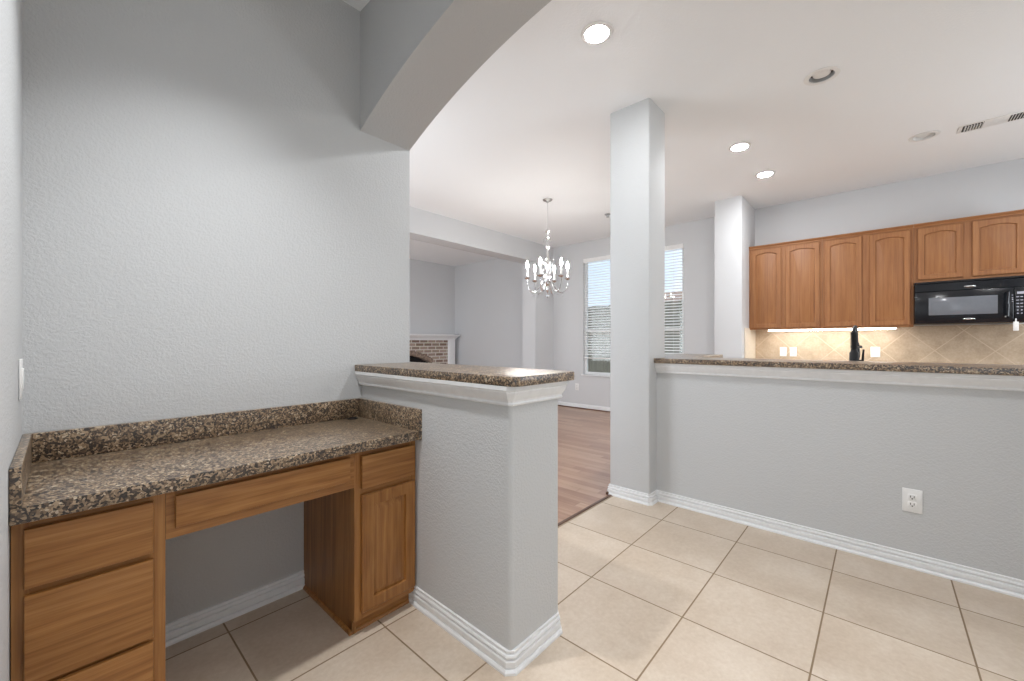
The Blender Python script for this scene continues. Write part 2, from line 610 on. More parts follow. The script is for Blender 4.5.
def thing(name, label, cat, loc, group=None, kind=None):
    o = bpy.data.objects.new(name, None)
    o.empty_display_size = 0.1
    o.location = loc
    COL.objects.link(o)
    if kind:
        o['kind'] = kind
    else:
        o['label'] = label
        o['category'] = cat
    if group:
        o['group'] = group
    WLOC[o.name] = Vector(loc)
    return o


def tag(o, label, cat, group=None):
    o['label'] = label
    o['category'] = cat
    if group:
        o['group'] = group
    return o


def struct(name, bm, mat, smooth=35):
    o = obj(name, bm, mat, None, smooth)
    o['kind'] = 'structure'
    return o


# ------------------------------------------------------------------ room shell
W = 0.12
struct('floor', bx(XL - W, XW + W, YR - W, SEAM, -0.10, 0.0), M['tile'])
struct('floor_dining', bx(0.9, XW + W, SEAM, YL + W, -0.10, 0.0), M['plank'])
b = bx(XL - W, 0.9, SEAM, YB + W, -0.10, 0.0)
box(b, 0.9, 1.12, SEAM, YB + 0.02, -0.10, 0.001)
struct('floor_under_desk', b, M['tile'])

CANS = [(3.51, 0.30, 0.074), (5.148, -0.287, 0.074)]   # open (unlit) cans: real holes in the ceiling


def ceiling_mesh():
    t = bmesh.new()
    x0, x1, y0, y1 = XL - W, XW + W, YR - W, YL + W
    edges = []

    def loop(ps):
        vs = [t.verts.new((x, y, CEIL)) for x, y in ps]
        for i in range(len(vs)):
            edges.append(t.edges.new((vs[i], vs[(i + 1) % len(vs)])))
    loop([(x0, y0), (x1, y0), (x1, y1), (x0, y1)])
    for cx, cy, r in CANS:
        loop([(cx + r * math.cos(k * math.pi / 16), cy + r * math.sin(k * math.pi / 16)) for k in range(32)])
    bmesh.ops.triangle_fill(t, edges=edges, use_beauty=True)
    for f in t.faces:
        if f.normal.z > 0:
            f.normal_flip()
    return t


struct('ceiling', ceiling_mesh(), M['ceiling'])
struct('ceiling_slab', bx(XL - W, XW + W, YR - W, YL + W, CEIL + 0.16, CEIL + 0.24), M['ceiling'])

b = B()
box(b, XL - W, XL, YR - W, -2.25, 0, CEIL)
box(b, XL - W, XL, -2.25, -0.45, 0, 0.2)
box(b, XL - W, XL, -2.25, -0.45, 2.4, CEIL)
box(b, XL - W, XL, -0.45, YB + W, 0, CEIL)
struct('wall_left', b, M['wall'])
struct('wall_back', bx(XL, AX1, YB, YB + W, 0, CEIL), M['wall'])
b = B()
for k, (ya, yb_, za) in enumerate([(2.65, 4.35, 0.55), (5.35, 7.25, 0.55)]):
    box(b, 0.9, 1.0, ya, yb_, 0, za)
    box(b, 0.9, 1.0, ya, yb_, 2.45, CEIL)
for ya, yb_ in ((YB + W, 2.65), (4.35, 5.35), (7.25, YL + W)):
    box(b, 0.9, 1.0, ya, yb_, 0, CEIL)
struct('wall_west', b, M['wall_far'])
b = B()      # rear wall with an opening for the added kitchen window
box(b, XL - W, 3.7, YR - W, YR, 0, CEIL)
box(b, 3.7, 5.5, YR - W, YR, 0, 0.95)
box(b, 3.7, 5.5, YR - W, YR, 2.15, CEIL)
box(b, 5.5, XW + W, YR - W, YR, 0, CEIL)
struct('wall_rear', b, M['wall'])

# arch wall: header over the opening with a segmental arch, its far leg out of view
RA, YC = 3.6, 0.60
ZC = 2.737 - RA


def arch_z(y):
    return ZC + math.sqrt(RA * RA - (y - YC) ** 2)


ys = [YB - (YB + 0.94) * i / 48 for i in range(49)]
pts = [(y, arch_z(y)) for y in ys] + [(-0.94, 0.0), (YR, 0.0), (YR, CEIL), (YB, CEIL)]
b = B()
prism(b, pts, 'x', AX0, AX1)
struct('wall_arch', b, M['wall'], 20)

# low wall beside the desk, bar wall, column, short wing wall, kitchen end wall
SKEW = 0.010                     # the low wall's near end leans this far towards the nook
b = bx(PX0, PX1, PY0, YB, 0, 1.06, bev=0.016, seg=3, vertical=True)
for v in b.verts:
    if v.co.x < 1.3:
        v.co.x -= SKEW * max(0.0, min(1.0, (1.60 - v.co.y) / (1.60 - PY0))) if v.co.y < 1.5 else 0.0
struct('wall_desk_side', b, M['wall'])
struct('wall_bar', bx(XH, XH + 0.125, YR, 1.30, 0, 1.06), M['wall'])
struct('wall_column', bx(2.957, 3.256, 1.283, 1.612, 0, CEIL, bev=0.012, seg=3, vertical=True), M['wall'])
struct('wall_wing', bx(3.25, 4.30, 1.32, 1.46, 0, 1.06), M['wall'])
struct('wall_kitchen_end', bx(5.71, XW, 1.285, 1.605, 0, CEIL, bev=0.010, seg=2, vertical=True), M['wall_far'])

# window wall with two window openings
WIN = [(3.14, 4.04, 0.63, 2.735), (2.24, 3.08, 0.63, 2.735)]
b = B()
ycuts = [YR - W, WIN[1][0], WIN[1][1], WIN[0][0], WIN[0][1], YL + W]
box(b, XW, XW + W, ycuts[0], ycuts[1], 0, CEIL)
box(b, XW, XW + W, ycuts[2], ycuts[3], 0, CEIL)
box(b, XW, XW + W, ycuts[4], ycuts[5], 0, CEIL)
for y0, y1, z0, z1 in WIN:
    box(b, XW, XW + W, y0, y1, 0, z0)
    box(b, XW, XW + W, y0, y1, z1, CEIL)
struct('wall_window', b, M['wall_far'])
b = B()      # header and jamb between the dining room and the living room
box(b, 1.0, 5.86, YD, YD2, 2.70, CEIL)
box(b, 5.86, XW, YD, YD2, 0, CEIL)
struct('wall_living_opening', b, M['wall_far'])
struct('wall_living', bx(1.0, XW, YL, YL + W, 0, CEIL), M['wall_far'])

# baseboards
BASE = [(0, 0), (0.022, 0), (0.0215, 0.009), (0.016, 0.017), (0.009, 0.019), (0.014, 0.022), (0.014, 0.042), (0.012, 0.046), (0.005, 0.048), (0.005, 0.050), (0.011, 0.053), (0.0125, 0.059), (0.010, 0.065), (0.004, 0.068), (0.004, 0.070), (0.0075, 0.072), (0.007, 0.080), (0, 0.082)]
BASE_TALL = BASE


def baseboard(name, path, prof=BASE):
    b = B()
    sweep(b, path, prof)
    return struct(name, b, M['trim'], 22)


c = 0.016
baseboard('baseboard_desk_side', [(PX1, YB + 0.1), (PX1, PY0 + c), (PX1 - c, PY0), (PX0 - SKEW + c, PY0), (PX0 - SKEW, PY0 + c), (PX0 - 0.003, 1.66)])
baseboard('baseboard_back', [(0.8165, YB), (0.217, YB)], BASE_TALL)
baseboard('baseboard_bar', [(XH, YR), (XH, 1.283), (2.957 + 0.012, 1.283), (2.957, 1.283 + 0.012), (2.957, 1.612), (3.10, 1.612)])
baseboard('baseboard_window', [(XW, 1.605), (XW, YD), (5.86, YD)], BASE_TALL)
baseboard('baseboard_living', [(XW, YD2), (XW, YL)], BASE_TALL)

# brown shoe moulding along the dining room side, dark strip where tile meets plank
b = B()
box(b, XW - 0.034, XW - 0.015, 1.62, YD, 0, 0.018, bev=0.006)
struct('trim_1', b, M['strip'])
b = B()
prism(b, [(SEAM - 0.006, 0.0), (SEAM + 0.020, 0.0), (SEAM + 0.016, 0.006), (SEAM - 0.003, 0.006)], 'x', PX1 + 0.02, 2.935)
struct('trim_2', b, M['strip'])
b = B()
box(b, 2.925, 3.20, 1.614, 1.634, 0, 0.022, bev=0.007)
struct('trim_3', b, M['strip'])

# mouldings under the two ledge counters
CAP = [(0, 0.985), (0.012, 0.985), (0.015, 0.991), (0.012, 0.997), (0.014, 1.004), (0.024, 1.018), (0.030, 1.034), (0.030, 1.040), (0.036, 1.044), (0.036, 1.060), (0, 1.060)]
b = B()
sweep(b, [(PX0, YB), (PX0 - SKEW, PY0 + 0.004), (PX0 - SKEW + 0.004, PY0), (PX1 - 0.004, PY0), (PX1, PY0 + 0.004), (PX1, YB)][::-1], CAP)
struct('trim_4', b, M['trim'], 18)
b = B()
sweep(b, [(XH, YR), (XH, 1.283)], CAP)
struct('trim_5', b, M['trim'], 18)

# ------------------------------------------------------------------ windows, blinds, outdoors


def window(i, y0, y1, z0, z1):
    t = thing('window_%d' % i, None, None, (XW, (y0 + y1) / 2, z0), kind='structure')
    xa, xb = XW + 0.055, XW + 0.10
    b = B()
    f = 0.045
    box(b, xa, xb, y0, y0 + f, z0, z1)
    box(b, xa, xb, y1 - f, y1, z0, z1)
    box(b, xa, xb, y0 + f, y1 - f, z0, z0 + f)
    box(b, xa, xb, y0 + f, y1 - f, z1 - f, z1)
    obj('window_frame', b, M['vinyl'], t)
    zm = 1.417
    obj('meeting_rail', bx(xa - 0.005, xb - 0.005, y0 + f, y1 - f, zm - 0.022, zm + 0.022, bev=0.004), M['vinyl'], t)
    obj('pane', bx(xa + 0.018, xa + 0.024, y0 + f, y1 - f, z0 + f, z1 - f), M['pane'], t)
    b = B()
    box(b, XW - 0.025, XW + 0.055, y0 - 0.03, y1 + 0.03, z0 - 0.022, z0, bev=0.006)
    obj('window_sill', b, M['trim'], t)


def blind(y0, y1, z1, zb, label):
    t = thing('window_blind', label, 'window blind', (XW + 0.03, (y0 + y1) / 2, z1), 'white slatted blinds in the dining windows')
    obj('valance', bx(XW - 0.004, XW + 0.008, y0 + 0.004, y1 - 0.004, z1 - 0.075, z1, bev=0.003), M['blind'], t)
    obj('headrail', bx(XW + 0.010, XW + 0.050, y0 + 0.008, y1 - 0.008, z1 - 0.05, z1 - 0.004), M['blind'], t)
    b = B()
    z = z1 - 0.085
    a = R(22)
    hw = 0.0235
    while z > zb + 0.05:
        dz = hw * math.sin(a)
        dx = hw * math.cos(a)
        xm = XW + 0.029
        prism(b, [(xm - dx, z - dz), (xm + dx, z + dz), (xm + dx, z + dz + 0.0028), (xm - dx, z - dz + 0.0028)], 'y', y0 + 0.010, y1 - 0.010)
        z -= 0.046
    obj('slats', b, M['blind'], t)
    obj('bottom_rail', bx(XW + 0.006, XW + 0.052, y0 + 0.010, y1 - 0.010, zb, zb + 0.022, bev=0.004), M['blind'], t)
    for yy in (y0 + 0.16, y1 - 0.16):
        b = B()
        tube(b, [(XW + 0.004, yy, z1 - 0.05), (XW + 0.004, yy, zb)], 0.0015, 6)
        obj('ladder_cord', b, M['blind'], t)


for i, wdef in enumerate(WIN):
    window(i + 1, *wdef)
blind(*WIN[0][:2], WIN[0][3], 0.92, 'white slatted blind in the left dining window, raised above the sill')
blind(*WIN[1][:2], WIN[1][3], 0.66, 'white slatted blind in the right dining window, seen between the column and the kitchen')

# unseen windows added around the fill lamps, glazed like the others
def added_window(i, axis, w0, a0, a1, z0, z1):
    mid = (a0 + a1) / 2
    t = thing('window_%d' % i, None, None, (w0, mid, z0) if axis == 'x' else (mid, w0, z0), kind='structure')

    def wb(b, p0, p1, q0, q1, d0=-0.02, d1=0.02):
        if axis == 'x':
            box(b, w0 + d0, w0 + d1, p0, p1, q0, q1)
        else:
            box(b, p0, p1, w0 + d0, w0 + d1, q0, q1)
    b = B()
    wb(b, a0, a0 + 0.05, z0, z1)
    wb(b, a1 - 0.05, a1, z0, z1)
    wb(b, a0, a1, z0, z0 + 0.05)
    wb(b, a0, a1, z1 - 0.05, z1)
    wb(b, mid - 0.02, mid + 0.02, z0, z1)
    obj('window_frame', b, M['vinyl'], t)
    b = B()
    wb(b, a0 + 0.05, a1 - 0.05, z0 + 0.05, z1 - 0.05, -0.003, 0.003)
    obj('pane', b, M['pane'], t)


added_window(3, 'x', XL - 0.07, -2.25, -0.45, 0.2, 2.4)
added_window(4, 'y', YR - 0.07, 3.7, 5.5, 0.95, 2.15)
added_window(5, 'x', 0.95, 2.65, 4.35, 0.55, 2.45)
added_window(6, 'x', 0.95, 5.35, 7.25, 0.55, 2.45)

o = struct('ground', bx(-14, 40, -22, 30, -0.30, -0.12), M['grass'])
b = B()
y = -6.0
while y < 13:
    box(b, 10.5, 10.52, y, y + 0.135, -0.12, 2.26 + random.uniform(-0.012, 0.012))
    y += 0.14
fence = thing('yard_fence', 'weathered wooden board fence standing outside the dining windows', 'fence', (10.5, 3.5, -0.12))
obj('boards', b, M['fence'], fence)
for z in (0.3, 1.7):
    obj('rail', bx(10.46, 10.50, -6, 13, z, z + 0.09), M['fence'], fence)
house = thing('neighbour_house', 'house with a pinkish roof rising behind the yard fence', 'house', (16, -0.5, -0.12))
obj('walls', bx(15, 19, -5, 6.9, -0.12, 2.3), M['siding'], house)
b = B()
prism(b, [(14.6, 2.25), (17, 3.3), (19.4, 2.25)], 'y', -5.4, 7.3)
obj('roof', b, M['roof'], house)

# ------------------------------------------------------------------ built-in desk
YF = 1.617          # face frame front
DF = 1.599          # drawer fronts
FB = YB - 0.002


def drawer_front(name, x0, x1, z0, z1, parent, mat):
    b = B()
    prism(b, [(x0, z0), (x1, z0), (x1, z1), (x0, z1)], 'y', DF + 0.0, YF - 0.001, bev=0.0055)
    return obj(name, b, mat, parent)


cab = thing('drawer_cabinet', 'oak cabinet of three stacked drawers under the left end of the desktop', 'cabinet', (0.07, 1.85, 0))
b = B()
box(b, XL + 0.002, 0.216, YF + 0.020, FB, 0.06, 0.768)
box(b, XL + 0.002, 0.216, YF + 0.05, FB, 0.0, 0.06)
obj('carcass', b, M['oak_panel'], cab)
obj('stile', bx(XL + 0.002, -0.048, YF, YF + 0.020, 0.06, 0.768), M['oak_z'], cab)
obj('stile', bx(0.180, 0.216, YF, YF + 0.020, 0.0, 0.768), M['oak_z'], cab)
for z0, z1 in ((0.735, 0.768), (0.570, 0.600), (0.322, 0.350), (0.06, 0.10)):
    obj('rail', bx(-0.048, 0.180, YF + 0.001, YF + 0.020, z0, z1), M['oak_x'], cab)
for z0, z1 in ((0.594, 0.746), (0.343, 0.577), (0.085, 0.331)):
    drawer_front('drawer', -0.061, 0.187, z0, z1, cab, M['oak_x'])

ap = thing('desk_drawer_unit', 'oak apron with one wide shallow drawer spanning the open kneehole', 'drawer', (0.516, 1.62, 0.617))
b = B()
box(b, 0.217, 0.8165, YF, YF + 0.020, 0.617, 0.655)
box(b, 0.217, 0.8165, YF, YF + 0.020, 0.742, 0.768)
box(b, 0.217, 0.250, YF, YF + 0.020, 0.655, 0.742)
box(b, 0.785, 0.8165, YF, YF + 0.020, 0.655, 0.742)
obj('apron_frame', b, M['oak_x'], ap)
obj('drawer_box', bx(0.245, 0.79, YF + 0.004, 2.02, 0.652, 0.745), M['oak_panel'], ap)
drawer_front('drawer', 0.238, 0.794, 0.650, 0.749, ap, M['oak_x'])

# ---- panelled door builder: fn maps (u right, v up, d towards the viewer) to world


def panel_door(parent, fn, w, h, sw, rise, th, mat_v, mat_h, name='door'):
    def shape(mm):
        """inner opening outline grown inwards by mm; straight top when rise = 0"""
        pts = [(sw + mm, sw + mm), (w - sw - mm, sw + mm)]
        top = h - sw - mm
        n = 14
        if rise <= 0:
            pts += [(w - sw - mm, top), (sw + mm, top)]
        else:
            for i in range(n + 1):
                s = i / n
                u = (w - sw - mm) + s * (2 * (sw + mm) - w)
                pts.append((u, top - rise * (2 * s - 1) ** 2))
        return pts
    outer = [(0, 0), (w, 0), (w, h), (0, h)]
    b = bmesh.new()
    e = 0.005

    def ring(pts, d):
        return [b.verts.new(fn(u, v, d)) for u, v in pts]
    inner = shape(0)
    n = len(inner)

    def on_outer(u, v, m):
        """matching point on the door's outer edge"""
        return (m if u < w * .02 else u, v)
    # outer loop sampled to correspond with the inner outline
    oc = []
    for i, (u, v) in enumerate(inner):
        if i == 0:
            oc.append((0, 0))
        elif i == 1:
            oc.append((w, 0))
        else:
            s = (i - 2) / (n - 3)
            oc.append((w - s * w, h))

    def sh(pts, m):
        return [(min(max(u, m), w - m), min(max(v, m), h - m)) for u, v in pts]
    r0 = ring(oc, 0.0)
    r1 = ring(oc, th - e)
    r2 = ring(sh(oc, e), th)
    r3 = ring(inner, th)
    r4 = ring(shape(0.004), th - 0.009)
    r5 = ring(shape(0.004), 0.0)
    for a_, b_ in ((r0, r1), (r1, r2), (r2, r3), (r3, r4), (r4, r5)):
        for i in range(n):
            j = (i + 1) % n
            b.faces.new((a_[i], a_[j], b_[j], b_[i]))
    bmesh.ops.recalc_face_normals(b, faces=b.faces)
    door = obj(name, b, mat_v, parent)
    b = bmesh.new()
    p0 = ring(shape(0.004), 0.001)
    p1 = ring(shape(0.004), th - 0.011)
    p2 = ring(shape(0.012), th - 0.011)
    p3 = ring(shape(0.030), th - 0.003)
    for a_, b_ in ((p0, p1), (p1, p2), (p2, p3)):
        for i in range(n):
            j = (i + 1) % n
            b.faces.new((a_[i], a_[j], b_[j], b_[i]))
    b.faces.new(p3)
    b.faces.new(p0)
    bmesh.ops.recalc_face_normals(b, faces=b.faces)
    obj('door_panel', b, mat_v, door)
    return door


cr = thing('desk_cabinet', 'narrow oak cabinet with one drawer above a panelled door, against the low wall', 'cabinet', (0.96, 1.85, 0))
b = B()
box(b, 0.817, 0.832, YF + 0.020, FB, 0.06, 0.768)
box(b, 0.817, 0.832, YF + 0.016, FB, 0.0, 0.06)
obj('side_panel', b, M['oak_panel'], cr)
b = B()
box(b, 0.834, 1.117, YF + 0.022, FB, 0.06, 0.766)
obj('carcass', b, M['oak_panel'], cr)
obj('stile', bx(0.817, 0.856, YF, YF + 0.020, 0.058, 0.768), M['oak_z'], cr)
obj('stile', bx(1.082, 1.118, YF, YF + 0.020, 0.058, 0.768), M['oak_z'], cr)
for z0, z1 in ((0.735, 0.768), (0.573, 0.612), (0.058, 0.100)):
    obj('rail', bx(0.856, 1.082, YF + 0.0005, YF + 0.020, z0, z1), M['oak_x'], cr)
drawer_front('drawer', 0.843, 1.105, 0.606, 0.744, cr, M['oak_x'])
panel_door(cr, lambda u, v, d: (0.845 + u, YF - 0.001 - d, 0.088 + v), 0.260, 0.492, 0.050, 0.0, 0.018, M['oak_z'], M['oak_x'])
b = B()
box(b, 0.817, 1.100, YF + 0.030, YF + 0.044, 0.0, 0.058)
obj('toe_kick', b, M['oak_x'], cr)
b = B()
sweep(b, [(0.817, FB), (0.817, YF + 0.030), (1.098, YF + 0.030)][::-1], [(0, 0), (0.012, 0), (0.011, 0.006), (0.006, 0.012), (0, 0.014)])
obj('shoe_moulding', b, M['oak_x'], cr)

# granite desktop with upstands on three sides
dk = thing('desk_countertop', 'brown speckled granite desktop with low upstands on three sides, over the oak cabinets', 'countertop', (0.5, 1.85, 0.77))
CF = 1.575
obj('slab', bx(XL + 0.001, PX0 - 0.001, CF, YB - 0.001, 0.77, 0.811, bev=0.003), M['granite'], dk)
obj('back_upstand', bx(XL + 0.021, PX0 - 0.021, YB - 0.021, YB - 0.001, 0.811, 0.911, bev=0.002), M['granite'], dk)
obj('side_upstand', bx(XL + 0.001, XL + 0.021, CF + 0.002, YB - 0.001, 0.811, 0.911, bev=0.002), M['granite'], dk)
obj('side_upstand', bx(PX0 - 0.021, PX0 - 0.001, CF - 0.012, YB - 0.001, 0.770, 0.911, bev=0.002), M['granite'], dk)
b = B()
lathe(b, [(0.020, 0.0), (0.026, 0.0), (0.027, 0.004), (0.022, 0.006), (0.019, 0.004), (0.019, 0.001), (0, 0.001)], (1.045, 2.085, 0.811), 24)
tag(obj('cord_grommet', b, M['black_matte']), 'small black cord grommet set in the far right corner of the granite desktop', 'grommet')


# ------------------------------------------------------------------ ledge counters


def slab_shape(pts, radii):
    out = []
    n = len(pts)
    for i in range(n):
        p, r = Vector(pts[i]), radii[i]
        if r <= 0:
            out.append(tuple(p))
            continue
        a = (Vector(pts[i - 1]) - p).normalized()
        c_ = (Vector(pts[(i + 1) % n]) - p).normalized()
        o = p + (a + c_) * r
        v0, v1 = p + a * r - o, p + c_ * r - o
        a0 = math.atan2(v0.y, v0.x)
        a1 = math.atan2(v1.y, v1.x)
        da = (a1 - a0 + math.pi) % (2 * math.pi) - math.pi
        for k in range(7):
            t = a0 + da * k / 6
            out.append((o.x + r * math.cos(t), o.y + r * math.sin(t)))
    return out


b = B()
prism(b, slab_shape([(1.084, YB - 0.001), (1.072, 0.955), (1.474, 0.955), (1.474, 2.30), (AX1 + 0.001, 2.30), (AX1 + 0.001, YB - 0.001)], [0, 0.035, 0.035, 0, 0, 0]), 'z', 1.060, 1.096, bev=0.003)
tag(obj('ledge_countertop', b, M['granite']), 'brown granite slab capping the short low wall beside the desk', 'countertop')
b = B()
prism(b, slab_shape([(3.030, YR + 0.01), (3.030, 1.281), (3.256, 1.281), (3.256, 1.62), (4.42, 1.62), (4.42, 1.16), (3.50, 1.16), (3.50, YR + 0.01)], [0, 0, 0, 0, 0.02, 0.02, 0, 0]), 'z', 1.060, 1.096, bev=0.003)
tag(obj('bar_countertop', b, M['granite']), 'long brown granite bar top on the low wall in front of the kitchen', 'countertop')

# sink run behind the bar wall
sk = thing('sink_counter', 'lower kitchen counter behind the granite bar, holding the black faucet', 'counter', (3.55, 0, 0))
obj('worktop', bx(3.211, 3.86, YR + 0.05, 1.15, 0.872, 0.910, bev=0.003), M['granite'], sk)
obj('base_cabinets', bx(3.24, 3.82, YR + 0.05, 1.13, 0.0, 0.872), M['maple_z'], sk)

# black spring-neck faucet, seen from its side
FX, FY, FZ = 3.66, 0.135, 0.910
fc = thing('kitchen_faucet', 'tall black pull-down faucet rising behind the granite bar top', 'faucet', (FX, FY, FZ))
b = B()
lathe(b, [(0, 0), (0.030, 0), (0.030, 0.008), (0.024, 0.014), (0.023, 0.10), (0.026, 0.11), (0.026, 0.235), (0.020, 0.245), (0.017, 0.26), (0, 0.26)], (FX, FY, FZ), 20)
obj('body', b, M['black_matte'], fc)
b = B()
arc = [(FX, FY, FZ + 0.24), (FX, FY, FZ + 0.34)]
for k in range(1, 13):
    a = math.pi * k / 12
    arc.append((FX + 0.085 - 0.085 * math.cos(a), FY - 0.004 * k / 12, FZ + 0.34 + 0.075 * math.sin(a)))
arc += [(FX + 0.17, FY - 0.006, FZ + 0.30)]
tube(b, arc, 0.013, 10)
obj('neck', b, M['black_matte'], fc)
b = B()
helix = []
for i in range(15 * 10 + 1):
    a = 2 * math.pi * i / 10
    helix.append((FX + 0.019 * math.cos(a), FY + 0.019 * math.sin(a), FZ + 0.26 + 0.008 * i / 10))
tube(b, helix, 0.0028, 5)
obj('spring', b, M['black_matte'], fc)
b = B()
lathe(b, [(0, 0), (0.016, 0), (0.021, 0.02), (0.019, 0.10), (0.015, 0.12), (0, 0.12)], (FX + 0.17, FY - 0.006, FZ + 0.185), 16)
obj('spray_head', b, M['black_matte'], fc)
b = B()
tube(b, [(FX, FY, FZ + 0.27), (FX + 0.06, FY - 0.028, FZ + 0.275), (FX + 0.165, FY - 0.03, FZ + 0.275)], 0.006, 8)
lathe(b, [(0.027, 0), (0.033, 0), (0.033, 0.02), (0.027, 0.02), (0.027, 0)], (FX + 0.17, FY - 0.006, FZ + 0.265), 16)
obj('docking_arm', b, M['black_matte'], fc)
b = B()
tube(b, [(FX, FY - 0.02, FZ + 0.18), (FX, FY - 0.045, FZ + 0.185), (FX - 0.01, FY - 0.05, FZ + 0.26)], [0.010, 0.008, 0.006], 8)
obj('handle', b, M['black_matte'], fc)
b = B()
tube(b, [(FX, FY + 0.02, FZ + 0.165), (FX, FY + 0.048, FZ + 0.168)], 0.007, 8)
obj('side_knob', b, M['chrome'], fc)

# ------------------------------------------------------------------ kitchen wall cabinets
KX = 6.08        # face frame front
KB = XW - 0.004


def kitchen_cabinet(label, y_hi, y_lo, z0, doors, crown_left=False):
    """y_hi is the left end as seen, y_lo the right end; doors are (y_left, y_right, z0, z1)"""
    t = thing('wall_cabinet', label, 'cabinet', (KX + 0.17, (y_hi + y_lo) / 2, z0), 'amber wood wall cabinets in the kitchen')
    obj('carcass', bx(KX + 0.020, KB, y_lo + 0.001, y_hi - 0.001, z0 + 0.012, 2.44), M['maple_y'], t)
    ys_ = [y_hi] + [v for d in doors for v in d[:2]] + [y_lo]
    for k in range(0, len(ys_), 2):
        a1, a0 = ys_[k], ys_[k + 1]
        lo = y_lo + 0.001 if k == len(ys_) - 2 else a0 - 0.012
        hi = y_hi - 0.001 if k == 0 else a1 + 0.012
        obj('stile', bx(KX, KX + 0.020, lo, hi, z0, 2.44), M['maple_z'], t)
    for d in doors:
        obj('rail', bx(KX + 0.0005, KX + 0.020, d[1] + 0.012, d[0] - 0.012, z0, d[2] + 0.02), M['maple_y'], t)
        obj('rail', bx(KX + 0.0005, KX + 0.020, d[1] + 0.012, d[0] - 0.012, d[3] - 0.02, 2.44), M['maple_y'], t)
    for yl, yr, d0, d1 in doors:
        panel_door(t, lambda u, v, d, yl=yl, d0=d0: (KX - 0.001 - d, yl - u, d0 + v), yl - yr, d1 - d0, 0.048, 0.024, 0.019, M['maple_z'], M['maple_y'])
    b = B()
    sweep(b, [(KX, y_hi - 0.001), (KX, y_lo + 0.001)][::-1],
          [(0, 2.425), (0.006, 2.425), (0.008, 2.432), (0.006, 2.438), (0.014, 2.452), (0.024, 2.458), (0.024, 2.466), (-0.02, 2.466), (-0.02, 2.441), (0, 2.441)])
    obj('crown', b, M['maple_y'], t)
    return t


kitchen_cabinet('tall two-door amber wall cabinet nearest the white end wall, arched panels', 1.284, 0.515, 1.380,
                [(1.253, 0.927, 1.400, 2.412), (0.883, 0.538, 1.400, 2.412)])
kitchen_cabinet('tall two-door amber wall cabinet immediately left of the microwave', 0.515, -0.262, 1.380,
                [(0.490, 0.157, 1.400, 2.412), (0.092, -0.237, 1.400, 2.412)])
kitchen_cabinet('short two-door amber wall cabinet directly above the black microwave', -0.262, -1.04, 1.845,
                [(-0.290, -0.616, 1.872, 2.412), (-0.675, -1.005, 1.872, 2.412)])

# backsplash tile on the kitchen wall and returning on the end wall
b = B()
box(b, XW - 0.010, XW, YR, 1.285, 0.90, 1.40)
struct('wall_backsplash', b, M['tile_bs'])
struct('trim_6', bx(5.83, XW - 0.010, 1.275, 1.285, 0.90, 1.40, bev=0.002), M['lit_tile'])

# LED strip light under the cabinets
ld = thing('under_cabinet_light', 'slim glowing light bar under the kitchen wall cabinets', 'light', (6.2, 0.47, 1.392))
obj('housing', bx(6.185, 6.235, -0.135, 1.09, 1.372, 1.392, bev=0.002), M['plastic'], ld)
obj('diffuser', bx(6.178, 6.230, -0.125, 1.08, 1.362, 1.3715, bev=0.002), M['led'], ld)

# microwave
MX = 6.03
mw = thing('microwave', 'black over-the-range microwave mounted under the short cabinet', 'microwave', (6.2, -0.65, 1.405))
y1m, y0m = -0.268, -1.034
obj('body', bx(MX + 0.03, KB - 0.006, y0m, y1m, 1.405, 1.826, bev=0.004), M['black'], mw)
b = B()
prism(b, [(MX - 0.004, 1.742), (MX + 0.03, 1.742), (MX + 0.03, 1.826), (MX + 0.012, 1.826), (MX - 0.002, 1.818)], 'y', y0m, y1m, bev=0.002)
gr = obj('top_grille', b, M['black'], mw)
b = B()
for k in range(3):
    box(b, MX + 0.001, MX + 0.006, y0m + 0.02, y1m - 0.02, 1.8265 + k * 0.0055, 1.829 + k * 0.0055)
box(b, MX + 0.004, MX + 0.05, y0m, y1m, 1.8265, 1.843)
obj('vent_slots', b, M['black_matte'], gr)
yg = -0.935
door = obj('door', bx(MX, MX + 0.03, yg + 0.002, y1m, 1.408, 1.738, bev=0.005), M['black'], mw)
obj('window', bx(MX - 0.002, MX + 0.004, -0.835, -0.370, 1.495, 1.672, bev=0.001), M['mw_glass'], door)
b = B()
tube(b, [(MX + 0.004, yg + 0.040, 1.455), (MX - 0.030, yg + 0.040, 1.465), (MX - 0.034, yg + 0.040, 1.58), (MX - 0.030, yg + 0.040, 1.69), (MX + 0.004, yg + 0.040, 1.70)], 0.010, 10)
obj('handle', b, M['black'], door)
for zz, yy, nm in ((1.737 + 0.035, -0.655, 'badge'), (1.450, -0.650, 'badge')):
    b = B()
    lathe(b, [(0, 0), (1, 0), (0.92, 0.5), (0.6, 0.9), (0, 1.0)], (0, 0, 0), 24)
    for v in b.verts:
        x, y, z = v.co
        v.co = (MX - 0.003 - z * 0.004 if nm else 0, yy + x * 0.040, zz + y * 0.0095)
    o = obj(nm, b, M['chrome'], mw if zz > 1.7 else door)
    o['label'] = 'oval chrome badge'
b = B()
lathe(b, [(0, 0), (0.007, 0), (0.006, 0.003), (0, 0.004)], (MX - 0.0, -0.885, 1.462), 14, Matrix.Rotation(R(-90), 3, 'Y'))
obj('latch_button', b, M['plastic'], door)
cp = obj('control_panel', bx(MX + 0.002, MX + 0.03, y0m, yg - 0.002, 1.408, 1.738, bev=0.004), M['black'], mw)
obj('display', bx(MX, MX + 0.004, y0m + 0.014, yg - 0.018, 1.672, 1.694), M['print'], cp)
